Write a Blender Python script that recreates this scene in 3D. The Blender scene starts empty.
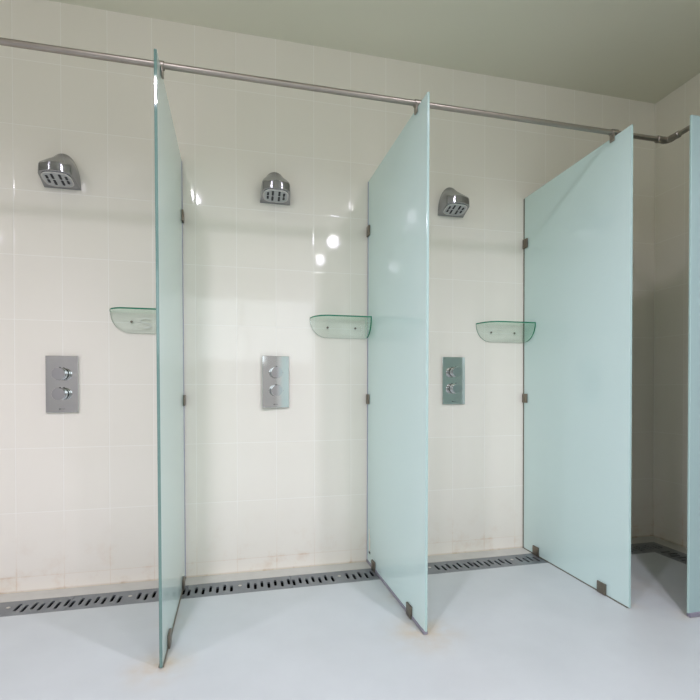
import bpy, bmesh, math, random
from mathutils import Vector, Matrix
random.seed(4)
COL = bpy.context.scene.collection
H, XR, XL, YF = 2.8, 2.653, -3.0, -5.0
PI = math.pi

# ------------------------------------------------------------------ helpers
def link(name, bm, mats, parent=None, smooth=None):
    me = bpy.data.meshes.new(name)
    bmesh.ops.recalc_face_normals(bm, faces=bm.faces)
    if smooth is not None:
        for f in bm.faces: f.smooth = True
        for e in bm.edges:
            if len(e.link_faces) == 2 and e.calc_face_angle(0) > math.radians(smooth): e.smooth = False
    bm.to_mesh(me); bm.free()
    if not isinstance(mats, (list, tuple)): mats = [mats]
    for m in mats: me.materials.append(m)
    o = bpy.data.objects.new(name, me); COL.objects.link(o)
    if parent: o.parent = parent
    return o

def tag(o, label, cat, group=None):
    o['label'] = label; o['category'] = cat
    if group: o['group'] = group
    return o

def empty(name, loc, label, cat, group=None, rz=0):
    o = bpy.data.objects.new(name, None); COL.objects.link(o)
    o.empty_display_size = .05
    o.location = loc; o.rotation_euler = (0, 0, rz)
    return tag(o, label, cat, group)

def box(bm, x0, x1, y0, y1, z0, z1, bev=0, mi=0, seg=2):
    r = bmesh.ops.create_cube(bm, size=1)
    vs = r['verts']
    for v in vs:
        v.co = Vector((x0+(v.co.x+.5)*(x1-x0), y0+(v.co.y+.5)*(y1-y0), z0+(v.co.z+.5)*(z1-z0)))
    fs = list({f for v in vs for f in v.link_faces})
    for f in fs: f.material_index = mi
    if bev:
        es = list({e for v in vs for e in v.link_edges})
        bmesh.ops.bevel(bm, geom=es, offset=bev, segments=seg, affect='EDGES', profile=.5)

def newbox(*a, **k):
    bm = bmesh.new(); box(bm, *a, **k); return bm

def lathe(bm, prof, M, n=32, mi=0):
    """prof: list of (radius, height); revolved round local z then transformed by M"""
    rings = []
    for r, h in prof:
        if r < 1e-6: rings.append([bm.verts.new(M @ Vector((0, 0, h)))])
        else: rings.append([bm.verts.new(M @ Vector((r*math.cos(2*PI*i/n), r*math.sin(2*PI*i/n), h))) for i in range(n)])
    for a, b in zip(rings, rings[1:]):
        for i in range(n):
            j = (i+1) % n
            va = [a[0]] if len(a) == 1 else [a[i], a[j]]
            vb = [b[0]] if len(b) == 1 else [b[j], b[i]]
            if len(va)+len(vb) >= 3:
                f = bm.faces.new(va+vb); f.material_index = mi

def axis(p, d):
    return Matrix.Translation(Vector(p)) @ Vector((0, 0, 1)).rotation_difference(Vector(d)).to_matrix().to_4x4()

def cyl(bm, p, d, r, L, n=24, bev=.0):
    pr = [(0, 0), (r-bev, 0), (r, bev), (r, L-bev), (r-bev, L), (0, L)] if bev else [(0, 0), (r, 0), (r, L), (0, L)]
    lathe(bm, pr, axis(p, d), n)

def plate(bm, pts, th, M, mi=0, mi_edge=1, edge_mi=None):
    """extrude a 2-D outline (in local xy) by th along z"""
    a = [bm.verts.new(M @ Vector((x, y, 0))) for x, y in pts]
    b = [bm.verts.new(M @ Vector((x, y, th))) for x, y in pts]
    f = bm.faces.new(list(reversed(a))); f.material_index = mi
    f = bm.faces.new(b); f.material_index = mi
    n = len(pts)
    for i in range(n):
        j = (i+1) % n
        f = bm.faces.new([a[i], a[j], b[j], b[i]])
        f.material_index = edge_mi(i) if edge_mi else mi_edge

def dup(root, **kw):
    r = root.copy(); COL.objects.link(r)
    for ch in list(root.children):
        c = ch.copy(); COL.objects.link(c); c.parent = r; c.matrix_parent_inverse = ch.matrix_parent_inverse
        for g in list(ch.children):
            q = g.copy(); COL.objects.link(q); q.parent = c; q.matrix_parent_inverse = g.matrix_parent_inverse
    for k, v in kw.items(): r[k] = v
    return r

# ------------------------------------------------------------------ materials
def lin(r, g, b):
    f = lambda c: (c/255/12.92) if c/255 <= .04045 else ((c/255+.055)/1.055)**2.4
    return (f(r), f(g), f(b), 1)

class N:
    def __init__(s, name):
        s.m = bpy.data.materials.new(name); s.m.use_nodes = True
        s.t = s.m.node_tree; s.t.nodes.clear()
        s.out = s.t.nodes.new('ShaderNodeOutputMaterial')
    def n(s, typ, **k):
        o = s.t.nodes.new('ShaderNode'+typ)
        for a, v in k.items(): setattr(o, a, v)
        return o
    def l(s, a, b): s.t.links.new(a, b)
    def put(s, sock, v):
        if isinstance(v, bpy.types.NodeSocket): s.l(v, sock)
        else: sock.default_value = v
    def math(s, op, a, b=0, c=0):
        o = s.n('Math', operation=op); s.put(o.inputs[0], a); s.put(o.inputs[1], b)
        s.put(o.inputs[2], c); return o.outputs[0]
    def mixc(s, f, a, b):
        o = s.n('Mix', data_type='RGBA'); s.put(o.inputs[0], f); s.put(o.inputs[6], a); s.put(o.inputs[7], b); return o.outputs[2]
    def noise(s, vec, scale, detail=3, rough=.5):
        o = s.n('TexNoise'); s.l(vec, o.inputs['Vector']); o.inputs['Scale'].default_value = scale
        o.inputs['Detail'].default_value = detail; o.inputs['Roughness'].default_value = rough; return o.outputs['Fac']
    def ramp(s, f, lo, hi):
        o = s.n('MapRange', clamp=True); s.put(o.inputs[0], f); o.inputs[1].default_value = lo; o.inputs[2].default_value = hi
        return o.outputs[0]
    def pos(s):
        g = s.n('NewGeometry'); return g.outputs['Position']
    def sep(s, v):
        o = s.n('SeparateXYZ'); s.l(v, o.inputs[0]); return o.outputs
    def bsdf(s, color, rough, metal=0, **k):
        b = s.n('BsdfPrincipled'); s.put(b.inputs['Base Color'], color); s.put(b.inputs['Roughness'], rough)
        s.put(b.inputs['Metallic'], metal)
        for a, v in k.items(): s.put(b.inputs[a.replace('_', ' ')], v)
        return b
    def done(s, sh): s.l(sh, s.out.inputs[0]); return s.m

def simple(name, color, rough, metal=0, var=.06, scale=30, **k):
    m = N(name); f = m.noise(m.pos(), scale)
    c2 = tuple(max(0, c*(1-var*2)) for c in color[:3])+(1,)
    c = m.mixc(f, color, c2)
    return m.done(m.bsdf(c, rough, metal, **k).outputs[0])

TX, TZ = .2025, .304
def tile_mat(name, ax, off, tint=1.0):
    m = N(name); P = m.pos(); s = m.sep(P)
    u = m.math('DIVIDE', m.math('SUBTRACT', s[ax], off), TX)
    v = m.math('DIVIDE', m.math('SUBTRACT', s[2], .072), TZ)
    def edge(q, pitch, w):
        fr = m.math('FRACT', q)
        d = m.math('MULTIPLY', m.math('MINIMUM', fr, m.math('SUBTRACT', 1, fr)), pitch)
        return m.math('SUBTRACT', 1, m.ramp(d, w*.5, w*1.3)), m.math('SUBTRACT', 1, m.ramp(d, w*.6, w*4))
    gu, bu = edge(u, TX, .0016); gv, bv = edge(v, TZ, .0016)
    g = m.math('MAXIMUM', gu, gv); be = m.math('MAXIMUM', bu, bv)
    cell = m.n('CombineXYZ'); m.l(m.math('FLOOR', u), cell.inputs[0]); m.l(m.math('FLOOR', v), cell.inputs[1])
    wn = m.n('TexWhiteNoise', noise_dimensions='3D'); m.l(cell.outputs[0], wn.inputs['Vector'])
    # colour
    base = m.mixc(m.noise(P, 2.2), lin(243, 237, 224), lin(239, 233, 219))
    base = m.mixc(m.math('MULTIPLY', wn.outputs['Value'], .35), base, lin(236, 231, 215))
    low = m.math('SUBTRACT', 1, m.ramp(s[2], .05, .42))
    groutc = m.mixc(m.ramp(s[2], .04, .35), lin(212, 192, 164), lin(252, 250, 243))
    c = m.mixc(m.math('MULTIPLY', g, .42), base, groutc)
    # rusty limescale low on the wall, strongest on the joints
    st = m.ramp(m.noise(P, 9, 5, .65), .52, .72)
    stain = m.math('MULTIPLY', m.math('MULTIPLY', low, low), m.math('MULTIPLY', st, m.math('ADD', m.math('MULTIPLY', be, .35), .22)))
    c = m.mixc(stain, c, lin(204, 162, 112))
    foot = m.math('MULTIPLY', m.math('SUBTRACT', 1, m.ramp(s[2], .002, .012)), m.math('ADD', .35, m.math('MULTIPLY', st, .5)))
    c = m.mixc(foot, c, lin(178, 150, 104))
    # normal: each tile sits at a slightly different tilt, joints are pressed in
    geo = m.n('NewGeometry')
    sub = m.n('VectorMath', operation='SUBTRACT'); m.l(wn.outputs['Color'], sub.inputs[0]); sub.inputs[1].default_value = (.5, .5, .5)
    sc = m.n('VectorMath', operation='SCALE'); m.l(sub.outputs[0], sc.inputs[0]); sc.inputs['Scale'].default_value = .012
    ad = m.n('VectorMath', operation='ADD'); m.l(geo.outputs['Normal'], ad.inputs[0]); m.l(sc.outputs[0], ad.inputs[1])
    no = m.n('VectorMath', operation='NORMALIZE'); m.l(ad.outputs[0], no.inputs[0])
    h = m.math('ADD', m.math('MULTIPLY', be, -1.0), m.math('MULTIPLY', m.noise(P, 6, 2), .7))
    bp = m.n('Bump'); bp.inputs['Strength'].default_value = .12; bp.inputs['Distance'].default_value = .0016
    m.l(h, bp.inputs['Height']); m.l(no.outputs[0], bp.inputs['Normal'])
    rough = m.math('ADD', .06, m.math('MULTIPLY', g, .35))
    b = m.bsdf(c, rough, 0, Normal=bp.outputs[0]); b.inputs['IOR'].default_value = 1.5
    return m.done(b.outputs[0])

M = {}
M['tile_back'] = tile_mat('cream_tiles_back', 0, .023)
M['tile_side'] = tile_mat('cream_tiles_side', 1, -.004)
M['ceiling'] = simple('ceiling_paint', lin(222, 220, 200), .7, var=.02, scale=3)
M['plaster'] = simple('plaster', lin(186, 185, 180), .6, var=.03, scale=4)
# floor: pale epoxy with worn yellow marks at the panel feet
def floor_mat():
    m = N('white_floor'); P = m.pos()
    c = m.mixc(m.ramp(m.noise(P, 3.5, 5, .6), .35, .75), lin(187, 193, 191), lin(180, 186, 184))
    c = m.mixc(m.math('MULTIPLY', m.ramp(m.noise(P, 42, 3), .66, .8), .25), c, lin(200, 200, 196))
    for (x, y, r, k) in [(-.235, -.77, .17, .95), (.745, -.77, .22, .9), (.725, -.45, .12, .3), (-.232, -.45, .12, .35), (1.95, -.62, .3, .22), (1.72, -.77, .1, .25), (1.87, -.9, .09, .45)]:
        d = m.n('VectorMath', operation='DISTANCE'); m.l(P, d.inputs[0]); d.inputs[1].default_value = (x, y, 0)
        f = m.math('SUBTRACT', 1, m.ramp(d.outputs['Value'], .0, r))
        f = m.math('MULTIPLY', m.math('MULTIPLY', f, f), m.math('MULTIPLY', k, m.ramp(m.noise(P, 14, 4), .25, .7)))
        c = m.mixc(f, c, lin(186, 160, 112))
    bp = m.n('Bump'); bp.inputs['Strength'].default_value = .06; bp.inputs['Distance'].default_value = .002
    m.l(m.noise(P, 60, 3), bp.inputs['Height'])
    return m.done(m.bsdf(c, .42, 0, Normal=bp.outputs[0]).outputs[0])
M['floor'] = floor_mat()
M['strip'] = simple('floor_margin', lin(200, 199, 190), .5, var=.08, scale=14)
# frosted glass: milky body that lets some light through, polished skin
def frosted(name, k=1.0):
    m = N(name); P = m.pos()
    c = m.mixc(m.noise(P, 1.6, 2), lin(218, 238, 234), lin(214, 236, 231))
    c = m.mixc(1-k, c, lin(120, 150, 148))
    b = m.bsdf(c, .035, 0); b.inputs['IOR'].default_value = 1.5
    tr = m.n('BsdfTranslucent'); tr.inputs['Color'].default_value = lin(196, 216, 160)
    mx = m.n('MixShader'); mx.inputs[0].default_value = .02
    m.l(b.outputs[0], mx.inputs[1]); m.l(tr.outputs[0], mx.inputs[2])
    return m.done(mx.outputs[0])
M['frost'] = frosted('frosted_glass'); M['frost_shaded'] = frosted('shaded_frosted_glass', .35)  # second one: same glass, with the right-hand panel's shade put into the colour
M['frost_edge'] = simple('glass_edge', lin(108, 138, 130), .04, var=.05)
M['frost_edge_pale'] = simple('pale_frosted_edge', lin(178, 205, 198), .1, var=.03)
M['seal'] = simple('grey_seal', lin(142, 138, 150), .35, var=.08, scale=20)
M['seal_dark'] = simple('dark_seal', lin(112, 108, 92), .45, var=.15, scale=40)
M['wall_seal'] = simple('clear_seal', lin(150, 152, 180), .3, var=.05)
def thin_glass(name, tint, glare):
    m = N(name)
    t = m.n('BsdfTransparent'); t.inputs[0].default_value = tint
    g = m.n('BsdfGlossy'); g.inputs['Roughness'].default_value = .02; g.inputs[0].default_value = (.95, 1, .97, 1)
    d = m.n('BsdfDiffuse'); d.inputs[0].default_value = lin(170, 222, 196)
    md = m.n('MixShader'); md.inputs[0].default_value = .012; m.l(t.outputs[0], md.inputs[1]); m.l(d.outputs[0], md.inputs[2])
    f = m.n('Fresnel'); geo = m.n('NewGeometry')
    m.l(m.math('ADD', 1.45, m.math('MULTIPLY', geo.outputs['Backfacing'], 1/1.45-1.45)), f.inputs[0])
    mx = m.n('MixShader'); m.l(m.math('MULTIPLY', f.outputs[0], glare), mx.inputs[0]); m.l(md.outputs[0], mx.inputs[1]); m.l(g.outputs[0], mx.inputs[2])
    return m.done(mx.outputs[0])
M['clear'] = thin_glass('green_clear_glass', (.985, .998, .991, 1), .8)
M['clear_green'] = thin_glass('green_clear_glass_tinted', (.95, .993, .97, 1), .8)
M['clear_edge'] = simple('green_glass_edge', lin(38, 132, 98), .1, var=.1)
M['clear_edge_pale'] = simple('pale_glass_edge', lin(150, 176, 158), .15, var=.06)
M['chrome'] = simple('chrome', (.62, .625, .63, 1), .07, 1, var=.03)
M['chrome_body'] = simple('brushed_chrome', (.33, .335, .35, 1), .16, 1, var=.02, Anisotropic=.85, Anisotropic_Rotation=.25)
M['chrome_face'] = simple('chrome_spray_face', (.46, .46, .455, 1), .35, .1, var=.04)
M['steel_plate'] = simple('polished_plate', (.68, .69, .67, 1), .05, 1, var=.02)
M['rail'] = simple('brushed_rail', (.40, .36, .31, 1), .4, 1, var=.12, scale=25)
M['bronze'] = simple('clip_metal', (.30, .26, .21, 1), .38, 1, var=.2, scale=40)
M['grate'] = simple('grate_steel', lin(150, 156, 160), .42, .75, var=.18, scale=12)
M['dark'] = simple('dark_rubber', lin(46, 46, 48), .5, var=.1)
M['pit'] = simple('drain_pit', lin(10, 10, 10), .8, var=.3)
M['screw'] = simple('screw_steel', (.75, .74, .70, 1), .3, 1)
M['mark'] = simple('printed_mark', lin(70, 72, 74), .5)
M['adhesive'] = simple('adhesive', lin(232, 230, 218), .5, var=.05)
M['frame'] = simple('window_frame_paint', lin(225, 225, 220), .4)
M['white'] = simple('white_trim', lin(235, 235, 230), .4)

def lens():
    m = N('lamp_lens'); e = m.n('Emission'); e.inputs[0].default_value = (1, .97, .92, 1); e.inputs[1].default_value = 48
    return m.done(e.outputs[0])
M['lens'] = lens()

# ------------------------------------------------------------------ room shell
def struct(name, bm, mats, smooth=None):
    o = link(name, bm, mats, None, smooth); o['kind'] = 'structure'; return o
struct('wall_back', newbox(XL-.12, XR+.12, 0, .12, -.08, H), M['tile_back'])
struct('wall_right', newbox(XR, XR+.12, YF, 0, -.08, H), M['tile_side'])
struct('wall_left', newbox(XL-.12, XL, YF, 0, -.08, H), M['plaster'])
struct('ceiling', newbox(XL-.12, XR+.12, YF-.12, .12, H, H+.1), M['ceiling'])
# front wall with a window opening
WX0, WX1, WZ0, WZ1 = -.95, 1.2, 1.35, 2.45
bm = bmesh.new()
box(bm, XL-.12, WX0, YF-.12, YF, -.08, H); box(bm, WX1, XR+.12, YF-.12, YF, -.08, H)
box(bm, WX0, WX1, YF-.12, YF, -.08, WZ0); box(bm, WX0, WX1, YF-.12, YF, WZ1, H)
struct('wall_front', bm, M['plaster'])
bm = bmesh.new()
for a in ((WX0, WX0+.05, WZ0, WZ1), (WX1-.05, WX1, WZ0, WZ1), (WX0+.05, WX1-.05, WZ0, WZ0+.05), (WX0+.05, WX1-.05, WZ1-.05, WZ1), (.08, .12, WZ0+.05, WZ1-.05)):
    box(bm, a[0], a[1], YF-.09, YF-.02, a[2], a[3], .004)
struct('window_1', bm, M['frame'])
bm = bmesh.new(); box(bm, 1.42, 2.30, YF+.001, YF+.03, .0, 2.2, .004, 0)
box(bm, 1.36, 1.42, YF+.0005, YF+.05, .0, 2.26, .004, 1); box(bm, 2.30, 2.36, YF+.0005, YF+.05, .0, 2.26, .004, 1); box(bm, 1.42, 2.30, YF+.0005, YF+.05, 2.2, 2.26, .004, 1)
struct('door_1', bm, [M['frost'], M['frame']])
# floor with a recessed drain channel along the back and right walls
G0, G1 = -.097, -.247            # channel edges, measured from the wall
SEC = .4955; J0 = .284           # grate module
XS = J0 - 3*SEC                  # left end of channel
YE = G1 - SEC                    # front end of the channel on the right wall
bm = bmesh.new()
def quad(x0, x1, y0, y1, mi):
    f = bm.faces.new([bm.verts.new((x, y, 0)) for x, y in ((x0, y0), (x1, y0), (x1, y1), (x0, y1))]); f.material_index = mi
quad(XS, XR, G0, 0, 1); quad(XR+G0, XR, YE, G0, 1)
quad(XL, XS, G1, 0, 0); quad(XL, XR+G1, YF, G1, 0); quad(XR+G1, XR, YF, YE, 0)
for f in bm.faces:
    if f.normal.z < 0: f.normal_flip()
struct('floor', bm, [M['floor'], M['strip']])

bm = bmesh.new(); T = .005
pts_o = [(XS, G0), (XR+G0, G0), (XR+G0, YE), (XR+G1, YE), (XR+G1, G1), (XS, G1)]
for (z0, z1) in ((-.075, -.001),):
    n = len(pts_o)
    lo = [bm.verts.new((x, y, z0)) for x, y in pts_o]; hi = [bm.verts.new((x, y, z1)) for x, y in pts_o]
    bm.faces.new(lo)
    for i in range(n): bm.faces.new([lo[i], lo[(i+1) % n], hi[(i+1) % n], hi[i]])
ch = link('drain_channel', bm, M['pit'])
tag(ch, 'dark recessed floor channel running under the steel grates along the tiled wall', 'drain')

# ------------------------------------------------------------------ drain grates
def slot_loop(cx, y0, y1, w):
    r = w/2; pts = []
    for k in range(5): a = PI*k/4; pts.append((cx+r*math.cos(a), y1-r+r*math.sin(a)))
    for k in range(5): a = PI+PI*k/4; pts.append((cx+r*math.cos(a), y0+r+r*math.sin(a)))
    return pts
def grate_mesh(x0, x1, slots, th=.004):
    bm = bmesh.new(); e = []; hw = (G0-G1)/2-.001
    loops = [[(x0, -hw), (x1, -hw), (x1, hw), (x0, hw)]]+slots
    lv = []
    for lp in loops:
        vs = [bm.verts.new((x, y, 0)) for x, y in lp]; lv.append(vs)
        e += [bm.edges.new((vs[i], vs[(i+1) % len(vs)])) for i in range(len(vs))]
    bmesh.ops.triangle_fill(bm, use_beauty=True, use_dissolve=False, edges=e)
    # drop anything that filled a slot
    kill = []
    for f in bm.faces:
        c = f.calc_center_median()
        for lp in slots:
            xs = [p[0] for p in lp]; ys = [p[1] for p in lp]
            if min(xs) < c.x < max(xs) and min(ys) < c.y < max(ys) and all(v in sum(lv[1:], []) for v in f.verts):
                kill.append(f); break
    bmesh.ops.delete(bm, geom=kill, context='FACES')
    for lp in lv:
        dn = [bm.verts.new(v.co+Vector((0, 0, -th*2))) for v in lp]
        for i in range(len(lp)):
            j = (i+1) % len(lp); bm.faces.new([lp[i], lp[j], dn[j], dn[i]])
    return bm
def std_slots(lo=-.248, hi=.248):
    out = []
    for sgn in (-1, 1):
        for i in range(15 if hi > .3 else 7):
            x = sgn*(.040+.0325*i)
            if not lo+.01 < x < hi-.01: continue
            far = (i % 2 == 0) if sgn > 0 else (i % 2 == 1)
            yc = .005 if far else -.012
            out.append(slot_loop(x, yc-.034, yc+.034, .0135))
    return out
YC = (G0+G1)/2
def make_grate(loc, label, x0=-SEC/2+.0008, x1=SEC/2-.0008, rz=0):
    g = empty('drain_grate', loc, label, 'drain grate', 'slotted steel grates over the floor drain', rz)
    link('grate_plate', grate_mesh(x0, x1, std_slots(x0, x1)), M['grate'], g)
    if x0 < 0 < x1:
        bm = bmesh.new(); lathe(bm, [(.0085, -.002), (.0085, .0006), (.006, .0016), (.003, .001), (0, .001)], Matrix.Translation((0, .012, 0)), 20)
        link('screw', bm, M['screw'], g, 40)
    return g
names = ['slotted steel drain grate at far left, with a screw under the first shower head',
         'slotted steel drain grate running beneath the leftmost frosted glass panel',
         'slotted steel drain grate in the middle of the second shower bay',
         'slotted steel drain grate passing under the second frosted glass panel',
         'slotted steel drain grate in the middle of the third shower bay',
         'slotted steel drain grate passing under the third frosted panel into the dark corner']
# grates run joint to joint, so the bays split between them
cx = [J0+SEC*(k-.5) for k in (-2, -1, 0, 1, 2, 3)]
names = ['slotted steel drain grate at the far left of the channel, below the leftmost mixer plate',
         'slotted steel drain grate just left of and under the leftmost glass panel',
         'slotted steel drain grate just right of the leftmost glass panel, below the middle mixer plate',
         'slotted steel drain grate just left of the middle glass panel, near its back corner',
         'slotted steel drain grate between the middle and third panels, below the right mixer plate',
         'slotted steel drain grate passing under the back of the third glass panel']
proto = None
for x, nm in zip(cx, names):
    if proto is None: proto = make_grate((x, YC, 0), nm); g = proto
    else: g = dup(proto, label=nm)
    g.location = (x, YC, 0)
xj = J0+SEC*3+SEC
x6 = J0+3*SEC
xe = XR+G0
# the last straight grate and the corner piece fill up to the right wall's channel
c7 = J0+3.5*SEC
make_grate((c7, YC, 0), 'slotted steel drain grate in the dark back corner behind the third panel', x1=xe-.001-c7)
g = dup(proto, label='slotted steel drain grate along the right wall, partly behind the fourth glass panel')
g.location = (XR+YC, G1-SEC/2, 0); g.rotation_euler = (0, 0, -PI/2)

# ------------------------------------------------------------------ frosted panels
TH = .010
CLAMPS = []
def panel(x, y, rz, D, Ttop, zb, label, face, strip, seal_side, clips=True, clamp=.69, lean=0, notch=0, edge='frost_edge_pale', glass='frost', name='shower_screen', wall_gap=.008):
    """local frame: wall at y=0, the panel runs to y=-D; face = side (+1/-1 in x) the clips sit on"""
    p = empty(name, (x, y, 0), label, 'glass panel', 'frosted glass shower partitions', rz); p.rotation_euler.y = lean
    bm = bmesh.new()
    out = [(-wall_gap, zb), (-wall_gap, Ttop)]
    if notch: out += [(-clamp+.017, Ttop), (-clamp+.017, notch), (-clamp-.017, notch), (-clamp-.017, Ttop)]   # the rail sits in a notch
    out += [(-D, Ttop), (-D, zb)]
    plate(bm, out, TH, Matrix(((0, 0, 1, -TH/2), (1, 0, 0, 0), (0, 1, 0, 0), (0, 0, 0, 1))), 0, 1)
    es = [e for e in bm.edges if abs((e.verts[0].co-e.verts[1].co).x) < 1e-6]
    bmesh.ops.bevel(bm, geom=es, offset=.0012, segments=1, affect='EDGES', material=1)
    link('pane', bm, [M[glass], M[edge]], p)
    link('wall_seal', newbox(-TH/2-.0015, TH/2+.0015, -wall_gap-.001, -.0005, zb, Ttop-.002), M[seal_side], p)
    h, m = strip
    if h:
        bm = newbox(-TH/2-.0042, TH/2+.0042, -D+.004, -.0005, .0005, h, .0025)
        link('floor_seal', bm, m, p)
    def clip(y0, y1, z0, z1, nm):
        bm = bmesh.new()
        for s in (-1, 1):
            box(bm, s*TH/2+(0 if s > 0 else -.009), s*TH/2+(.009 if s > 0 else 0), y0, y1, z0, z1, .002)
        if nm == 'wall_clip': box(bm, -TH/2-.009, TH/2+.009, -.006, -.0008, z0, z1, .0015)
        else: box(bm, -TH/2-.009, TH/2+.009, y0, y1, .0005, .005, .001)
        cyl(bm, (face*(TH/2+.0085), (y0+y1)/2, (z0+z1)/2), (face, 0, 0), .009, .0012, 20, .0005)
        o = link(nm, bm, M['bronze'], p, 35)
        return o
    if clips:
        clip(-.044, -.004, 1.797, 1.852, 'wall_clip'); clip(-.044, -.004, .877, .930, 'wall_clip')
    clip(-.160, -.108, .0005, .052, 'floor_clip'); clip(-.665, -.612, .0005, .052, 'floor_clip')
    CLAMPS.append((Matrix.Translation((x, y, 0)) @ Matrix.Rotation(rz, 4, 'Z') @ Matrix.Translation((lean*Ttop, 0, 0)), Ttop, clamp))
    return p
RZ, RY = 2.119, -.692
P1 = panel(-.2395, 0, math.atan2(.0155, .785), .785, 2.110, .003, 'leftmost frosted glass shower panel, seen almost edge-on between first and second bays', 1, (.007, M['seal_dark']), 'wall_seal', lean=-.0038, notch=2.098, edge='frost_edge')
P2 = panel(.7265, 0, math.atan2(.018, .794), .794, 2.103, .014, 'middle frosted glass shower panel between second and third bays, with grey bottom seal', -1, (.015, M['seal']), 'wall_seal', lean=.0042)
P3 = panel(1.703, 0, math.atan2(-.009, .793), .793, 2.100, .003, 'wide frosted glass shower panel closing the third bay beside the dark corner', -1, (.0035, M['seal_dark']), 'seal_dark', lean=.0006)
P4 = panel(XR, -.912, -PI/2, XR-1.867, 2.094, .018, 'frosted glass shower panel cut off by the right edge, standing out from the right wall', 1, (.020, M['seal']), 'wall_seal', clamp=.662, glass='frost_shaded')
P5 = panel(XR, -1.85, -PI/2, XR-1.884, 2.103, .018, 'frosted glass shower panel on the right wall, nearest the camera and beyond the frame', 1, (.020, M['seal']), 'wall_seal', clamp=.662)
# worn, peeling patch at the foot of the middle panel
bm = bmesh.new()
for (y0, y1, z0, z1) in ((-.055, -.043, .075, .165), (-.066, -.058, .085, .150), (-.05, -.038, .165, .195)):
    box(bm, -TH/2-.0012, -TH/2-.0002, y0, y1, z0, z1, .0004)
link('residue', bm, M['adhesive'], P2)
bm = bmesh.new(); box(bm, -TH/2-.0016, -TH/2-.0002, -.066, -.038, .062, .073, .0004)
o = link('sticker_scrap', bm, M['dark'], P2)

# ------------------------------------------------------------------ support rail
XC = XR-.662
rail = empty('support_rail', (0, RY, RZ), 'brushed steel support rail along the panel tops, turning the corner at right', 'rail')
def local(bm): 
    bmesh.ops.translate(bm, verts=bm.verts, vec=(0, -RY, -RZ)); return bm
bm = bmesh.new(); cyl(bm, (XL, RY, RZ), (1, 0, 0), .011, XC-.055-XL, 24); link('rail_tube', local(bm), M['rail'], rail, 35)
bm = bmesh.new(); cyl(bm, (XC, RY-.055, RZ), (0, -1, 0), .011, -(YF+1.2)+RY-.055, 24); link('rail_tube', local(bm), M['rail'], rail, 35)
for p, d in (((XC-.062, RY, RZ), (1, 0, 0)), ((XC, RY-.062, RZ), (0, 1, 0))):
    bm = bmesh.new(); lathe(bm, [(0, 0), (.0125, 0), (.0155, .003), (.0155, .012), (.0145, .014), (.0145, .034), (.0155, .036), (.0155, .046), (.012, .05), (0, .05)], axis(p, d), 24)
    e = link('elbow_socket', local(bm), M['rail'], rail, 35)
bm = bmesh.new(); prev = None
for k in range(9):
    a = PI/2*k/8; c = Vector((XC-.016, RY-.016, RZ)); d = Vector((math.sin(a), math.cos(a), 0))
    ring = [bm.verts.new(c+d*.016+(d*math.cos(b)+Vector((0, 0, 1))*math.sin(b))*.0145) for b in [2*PI*i/16 for i in range(16)]]
    if prev:
        for i in range(16): bm.faces.new([prev[i], prev[(i+1) % 16], ring[(i+1) % 16], ring[i]])
    else: bm.faces.new(list(reversed(ring)))
    prev = ring
bm.faces.new(prev)
link('elbow', local(bm), M['rail'], rail, 35)
bm = bmesh.new(); cyl(bm, (XL+.0005, RY, RZ), (1, 0, 0), .03, .008, 28, .002); link('wall_flange', local(bm), M['rail'], rail, 35)

# clamps that grip the rail and straddle each glass edge below it
for MP, Ttop, clamp in CLAMPS:
    bm = bmesh.new()
    cyl(bm, (-.017, -clamp, RZ), (1, 0, 0), .0155, .034, 28, .002)
    for q in (-1, 1):
        c = q*(TH/2+.0045)
        box(bm, c-.0035, c+.0035, -clamp-.013, -clamp+.013, 2.079, RZ-.006, .002)
    bmesh.ops.transform(bm, matrix=MP, verts=bm.verts)
    link('rail_clamp', local(bm), M['rail'], rail, 35)

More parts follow.
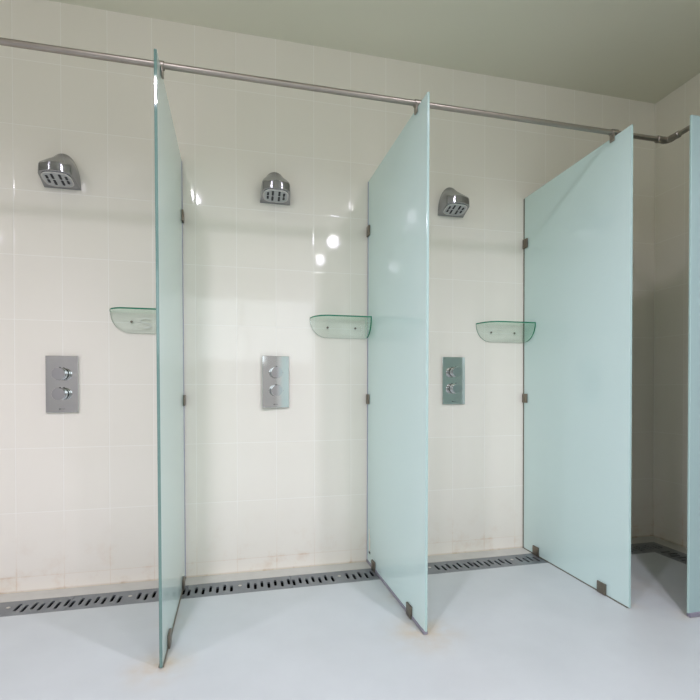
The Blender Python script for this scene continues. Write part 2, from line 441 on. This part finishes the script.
# ------------------------------------------------------------------ shower heads
def make_head(loc, label):
    h = empty('shower_fitting', loc, label, 'shower head', 'wedge-shaped chrome wall shower heads')
    secs = []
    W0, W1, Y1, YN = .079, .072, -.086, -.120
    for k in range(7):
        t = k/6; secs.append((t*Y1, W0+(W1-W0)*t))
    p0, p1, p2 = Vector((W1, Y1)), Vector((.0708, -.1035)), Vector((.054, YN+.054**2/.28))
    for k in range(1, 7):
        t = k/6; q = p0*(1-t)**2+p1*2*t*(1-t)+p2*t*t; secs.append((q.y, q.x))
    for wf in (.045, .036, .027, .018, .009, .0012): secs.append((YN+wf*wf/.28, wf))
    zb = lambda y: .036*(y/YN)
    rings = []; bm = bmesh.new(); NN = 48
    for y, w in secs:
        s = min(1, y/(YN+.0104)); n = 2.1+7*s**1.6; hh = .168-(.168-.038)*s**.9
        ring = []
        for i in range(NN+1):
            a = PI*i/NN; ca, sa = math.cos(a), math.sin(a)
            zz = hh*abs(sa)**(2/n)
            x = w*math.copysign(abs(ca)**(2/n), ca)*(1-.03*s*zz/hh)
            ring.append(bm.verts.new((x, y, zb(y)+zz)))
        rings.append(ring)
    for a, b in zip(rings, rings[1:]):
        for i in range(NN): bm.faces.new([a[i], a[i+1], b[i+1], b[i]])
        bm.faces.new([a[0], b[0], b[-1], a[-1]])
    bm.faces.new(rings[0]); bm.faces.new(list(reversed(rings[-1])))
    bmesh.ops.translate(bm, verts=bm.verts, vec=(0, -.0005, 0))
    link('housing', bm, M['chrome_body'], h, 38)
    # spray face set in the sloping underside
    sl = math.atan2(.036, .12)
    MF = Matrix.Translation((0, -.0625, .036*.0625/.12-.0005)) @ Matrix.Rotation(-sl, 4, 'X') @ Matrix.Rotation(PI, 4, 'X')
    def srect(a, b, n=40, ex=3.2):
        return [(a*math.copysign(abs(math.cos(t))**(2/ex), math.cos(t)), b*math.copysign(abs(math.sin(t))**(2/ex), math.sin(t))) for t in [2*PI*i/n for i in range(n)]]
    bm = bmesh.new(); plate(bm, srect(.060, .045), .0022, MF, 0, 0); f = link('spray_face', bm, M['chrome_face'], h, 40)
    bm = bmesh.new(); 
    oo = [bm.verts.new(MF @ Vector((x, y, .0024))) for x, y in srect(.0635, .0485)]; ii = [bm.verts.new(MF @ Vector((x, y, .0030))) for x, y in srect(.0585, .0435)]
    ob = [bm.verts.new(MF @ Vector((x, y, -.0005))) for x, y in srect(.0635, .0485)]; ib = [bm.verts.new(MF @ Vector((x, y, .002))) for x, y in srect(.0585, .0435)]
    for i in range(40):
        j = (i+1) % 40
        bm.faces.new([oo[i], oo[j], ii[j], ii[i]]); bm.faces.new([ob[i], ob[j], oo[j], oo[i]]); bm.faces.new([ii[i], ii[j], ib[j], ib[i]])
    link('bezel', bm, M['chrome'], h, 40)
    nb = bmesh.new()
    def nozzle(x, y, n):
        bm = bmesh.new()
        for k in range(n):
            yy = y+(k-(n-1)/2)*.0105
            lathe(bm, [(.0060, .0015), (.0060, .0035), (.004, .0048), (0, .0048)], MF @ Matrix.Translation((x, yy, 0)), 12)
        if n > 1:
            L = (n-1)*.0105/2
            plate(bm, [(x-.0046, y-L), (x+.0046, y-L), (x+.0046, y+L), (x-.0046, y+L)], .0034, MF @ Matrix.Translation((0, 0, .0006)), 0, 0)
        link('nozzle', bm, M['dark'], f, 40)
    for sy in (-1, 1):
        for sx in (-1, 1):
            nozzle(sx*.0165, sy*.0195, 3); nozzle(sx*.0405, sy*.0135, 2)
    nb.free()
    return h
h1 = make_head((-.781, 0, 1.917), 'leftmost chrome wedge shower head, high on the wall above the first mixer plate')
h2 = dup(h1, label='middle chrome wedge shower head, in the bay between first and second glass panels'); h2.location = (.2215, 0, 1.935)
h3 = dup(h1, label='right chrome wedge shower head, just right of the middle glass panel'); h3.location = (1.222, 0, 1.953)

# ------------------------------------------------------------------ mixer plates
def make_mixer(loc, label):
    m = empty('mixer_valve', loc, label, 'shower mixer', 'two-knob steel shower mixer plates')
    w, hh = .070, .1355
    link('cover_plate', newbox(-w, w, -.010, -.0005, -hh, hh, .0012), M['steel_plate'], m)
    for z in (.0485, -.0465):
        MK = axis((0, -.0098, z), (0, -1, 0))
        bm = bmesh.new()
        lathe(bm, [(.0245, 0), (.0245, .006), (.020, .007), (.020, .010), (.0275, .011), (.029, .0125), (.029, .021), (.027, .0225), (.0225, .023), (.0225, .027), (.027, .028), (.0295, .0295), (.0295, .0460), (.0285, .0475), (0, .0478)], MK, 44)
        k = link('knob', bm, M['chrome'], m, 30)
        bm = bmesh.new(); cyl(bm, (0, -.0098-.025, z+.020), (0, .0, 1), .0035, .0125, 16, .001)
        link('stop_button', bm, M['dark'], k, 35)
        for sx, sz in ((1, .036), (-1, .036)):
            bm = bmesh.new(); cyl(bm, (sx*.0375, -.0099, z), (0, -1, 0), .0016, .0004, 12); link('index_dot', bm, M['mark'], m)
    # tiny emblem and lettering under the lower knob
    bm = bmesh.new(); z = -.1185
    for a in ((-.013, -.0115, -.003, .003), (-.0075, -.006, -.003, .003), (-.0115, -.0075, .0018, .003), (-.0115, -.0075, -.003, -.0018), (-.0105, -.0085, -.0012, .0012)):
        box(bm, a[0], a[1], -.0103, -.0099, z+a[2], z+a[3])
    x = -.0045
    for k, wd in enumerate((.0018, .0014, .0016, .0014, .0018, .0012, .0016)):
        box(bm, x, x+wd, -.0103, -.0099, z-.0010, z+(.0012 if k % 3 else .0018)); x += wd+.0009
    link('brand_mark', bm, M['mark'], m)
    return m
m1 = make_mixer((-.788, 0, .984), 'leftmost two-knob steel mixer plate, under the leftmost shower head')
m2 = dup(m1, label='middle two-knob steel mixer plate, centred in the second bay with a bright glare on it'); m2.location = (.2215, -.006, .998); m2.rotation_euler = (0, 0, .076)
m3 = dup(m1, label='right two-knob steel mixer plate, between the middle and third glass panels'); m3.location = (1.240, -.0006, 1.0075)

# ------------------------------------------------------------------ corner glass shelves
def make_shelf(loc, label, bead=True):
    s = empty('corner_shelf', loc, label, 'shelf', 'green glass corner soap shelves')
    W, Dp, Hs, t = .312, .124, .106, .007      # origin: top right corner at wall and panel
    # wall plate: flat top, rounded lower left, square at right
    pts = [(0, -t), (0, -Hs)]
    pts += [(-W+.09, -Hs)]+[(-W+.09-.09*math.sin(a), -Hs+(Hs-t)*(1-math.cos(a))) for a in [PI/2*k/12 for k in range(1, 13)]]
    MW = Matrix.Translation((0, -.0008, 0)) @ Matrix.Rotation(PI/2, 4, 'X')
    bm = bmesh.new(); plate(bm, pts, t, MW, 0, 1, lambda i: 0 if i in (0, len(pts)-1) else 1)
    wp = link('wall_plate', bm, [M['clear'], M['clear_edge_pale']], s)
    # shelf plate: straight front, rounded front left corner
    pts = [(0, -.0008), (0, -Dp)]+[(-W+.085, -Dp)]+[(-W+.085-.085*math.sin(a), -Dp+(Dp-.0008)*(1-math.cos(a))) for a in [PI/2*k/12 for k in range(1, 13)]]
    rp = list(reversed(pts)); bm = bmesh.new(); plate(bm, rp, t, Matrix.Translation((0, 0, -t+.0002)), 0, 1, lambda i: 0 if i >= len(rp)-2 else 1)
    link('shelf_plate', bm, [M['clear_green'], M['clear_edge']], s)
    # side plate on the panel: quarter round rim
    pts = [(0-.007, -t), (-Dp, -t)]+[(-Dp+(Dp-.02)*(1-math.cos(a)), -t-(Hs-t)*math.sin(a)) for a in [PI/2*k/12 for k in range(1, 13)]]+[(-.007, -Hs)]
    MS = Matrix(((0, 0, 1, -t), (1, 0, 0, 0), (0, 1, 0, 0), (0, 0, 0, 1)))
    bm = bmesh.new(); plate(bm, pts, t, MS, 0, 1, lambda i: 1 if 1 <= i <= 12 else 0)
    link('side_plate', bm, [M['clear_green'], M['clear_edge']], s)
    for x in (-.062, -.216):
        bm = bmesh.new(); lathe(bm, [(.0058, 0), (.0058, .0015), (.004, .003), (0, .003)], axis((x, -.0068, -.051), (0, -1, 0)), 18)
        link('screw', bm, M['bronze'], s, 40)
    return s
ZS = 1.343
s1 = make_shelf((-.264, 0, ZS), 'green glass corner shelf at left, partly hidden behind the edge-on first panel')
s2 = dup(s1, label='green glass corner shelf in the second bay, against the middle glass panel'); s2.location = (.7165, 0, ZS)
s3 = dup(s1, label='green glass corner shelf in the third bay, against the widest glass panel'); s3.location = (1.696, 0, ZS)
# smeared adhesive showing through the left and right shelves
def bead(parent, pts, r):
    bm = bmesh.new(); prev = None
    for k, (x, z) in enumerate(pts):
        a = pts[max(0, k-1)]; b = pts[min(len(pts)-1, k+1)]
        d = Vector((b[0]-a[0], b[1]-a[1])).normalized(); n = Vector((-d.y, d.x))*r
        ring = [bm.verts.new((x+n.x*c, -.0071-.0004*q, z+n.y*c)) for c, q in ((-1, 0), (-.5, 1), (.5, 1), (1, 0))]
        if prev:
            for i in range(3): bm.faces.new([prev[i], prev[i+1], ring[i+1], ring[i]])
        prev = ring
    link('adhesive_smear', bm, M['adhesive'], parent, 60)
S = [(-.153+.022*math.cos(a), -.044+.012*math.sin(a)) for a in [.5+PI*1.0*k/10 for k in range(11)]]
S += [(-.150+.022*math.cos(a), -.068+.012*math.sin(a)) for a in [PI/2-.2-PI*1.05*k/10 for k in range(11)]]
bead(s1, S, .0045)
bead(s3, [(-.16+.025*math.cos(a)*(1-a/9), -.046+.012*math.sin(a)) for a in [k*.45 for k in range(12)]], .002)

# ------------------------------------------------------------------ ceiling downlights, added fill lamps and daylight
SPOT_W, DAY_W = 98, 16
def area(name, loc, size, power, color, shape='DISK', rot=(0, 0, 0), size_y=None, spread=PI):
    l = bpy.data.lights.new(name, 'AREA'); l.energy = power; l.color = color; l.shape = shape; l.size = size; l.spread = spread
    if size_y: l.size_y = size_y
    o = bpy.data.objects.new(name, l); COL.objects.link(o); o.location = loc; o.rotation_euler = rot
    return o
def make_down(loc, label):
    d = empty('recessed_downlight', loc, label, 'downlight', 'recessed ceiling downlights')
    bm = bmesh.new(); lathe(bm, [(.053, 0), (.085, 0), (.088, -.003), (.085, -.006), (.057, -.006), (.053, 0)], Matrix(), 40)
    link('trim_ring', bm, M['white'], d, 40)
    bm = bmesh.new(); lathe(bm, [(.052, -.0005), (.052, -.003), (0, -.003)], Matrix(), 40)
    link('lens', bm, M['lens'], d)
    return d
LAMPS = [(-.41, -2.07, 'round recessed ceiling downlight in front of the leftmost glass panel'),
         (1.20, -2.03, 'round recessed ceiling downlight in front of the third shower bay'),
         (1.12, -2.95, 'round recessed ceiling downlight second from the showers on the right'),
         (1.10, -3.75, 'round recessed ceiling downlight farthest from the showers on the right'),
         (-.86, -3.75, 'added round fill downlight in the ceiling, farthest from the showers in the middle'),  # added fill lamp, set where the first panel hides its reflection
         (-2.10, -2.10, 'added round fill downlight in the ceiling, nearest the left wall'),  # added to even out the light on the left side
         (-2.78, -3.75, 'added round fill downlight in the ceiling, far left corner')]  # added fill lamp, kept out of the visible tile reflections
d0 = None
for x, y, nm in LAMPS:
    if d0 is None: d0 = make_down((x, y, H), nm); d = d0
    else: d = dup(d0, label=nm)
    d.location = (x, y, H)
    l = bpy.data.lights.new('downlight_lamp', 'SPOT'); l.energy = SPOT_W; l.color = (1, .945, 1.15)
    l.energy = SPOT_W*(.62 if x > .5 and y < -2.5 else .84 if x < -1 else 1)
    l.spot_size = math.radians(161); l.spot_blend = 1.0; l.shadow_soft_size = .06
    o = bpy.data.objects.new('downlight_lamp', l); COL.objects.link(o); o.location = (x, y, H-.06)
area('daylight', ((WX0+WX1)/2, YF-.10, (WZ0+WZ1)/2), WX1-WX0, DAY_W, (.86, .94, 1), 'RECTANGLE', (PI/2, 0, 0), WZ1-WZ0)

w = bpy.data.worlds.new('world'); bpy.context.scene.world = w; w.use_nodes = True
w.node_tree.nodes['Background'].inputs[0].default_value = (.8, .9, 1, 1); w.node_tree.nodes['Background'].inputs[1].default_value = .6

# ------------------------------------------------------------------ camera
f, cyp, yaw, pitch, roll = 458.993, 393.764, -.229196, -.009843, -.00117
fwd = Vector((-math.sin(yaw)*math.cos(pitch), math.cos(yaw)*math.cos(pitch), math.sin(pitch)))
right = Vector((math.cos(yaw), math.sin(yaw), 0)); up = right.cross(fwd)
r2 = right*math.cos(roll)+up*math.sin(roll); u2 = -right*math.sin(roll)+up*math.cos(roll)
cam = bpy.data.cameras.new('camera'); co = bpy.data.objects.new('camera', cam); COL.objects.link(co)
co.matrix_world = Matrix(((r2.x, u2.x, -fwd.x, .05306), (r2.y, u2.y, -fwd.y, -2.45676), (r2.z, u2.z, -fwd.z, .95838), (0, 0, 0, 1)))
cam.sensor_width = 36; cam.lens = f/700*36; cam.shift_y = (cyp-350)/700; cam.clip_start = .02
sc = bpy.context.scene; sc.camera = co
sc.view_settings.view_transform = 'Standard'; sc.view_settings.look = 'None'
sc.view_settings.exposure = 0; sc.view_settings.gamma = 1
sc.cycles.use_denoising = True
sc.cycles.max_bounces = 12; sc.cycles.diffuse_bounces = 6; sc.cycles.glossy_bounces = 6; sc.cycles.transparent_max_bounces = 24
sc.cycles.sample_clamp_indirect = 6; sc.cycles.caustics_reflective = False; sc.cycles.caustics_refractive = False
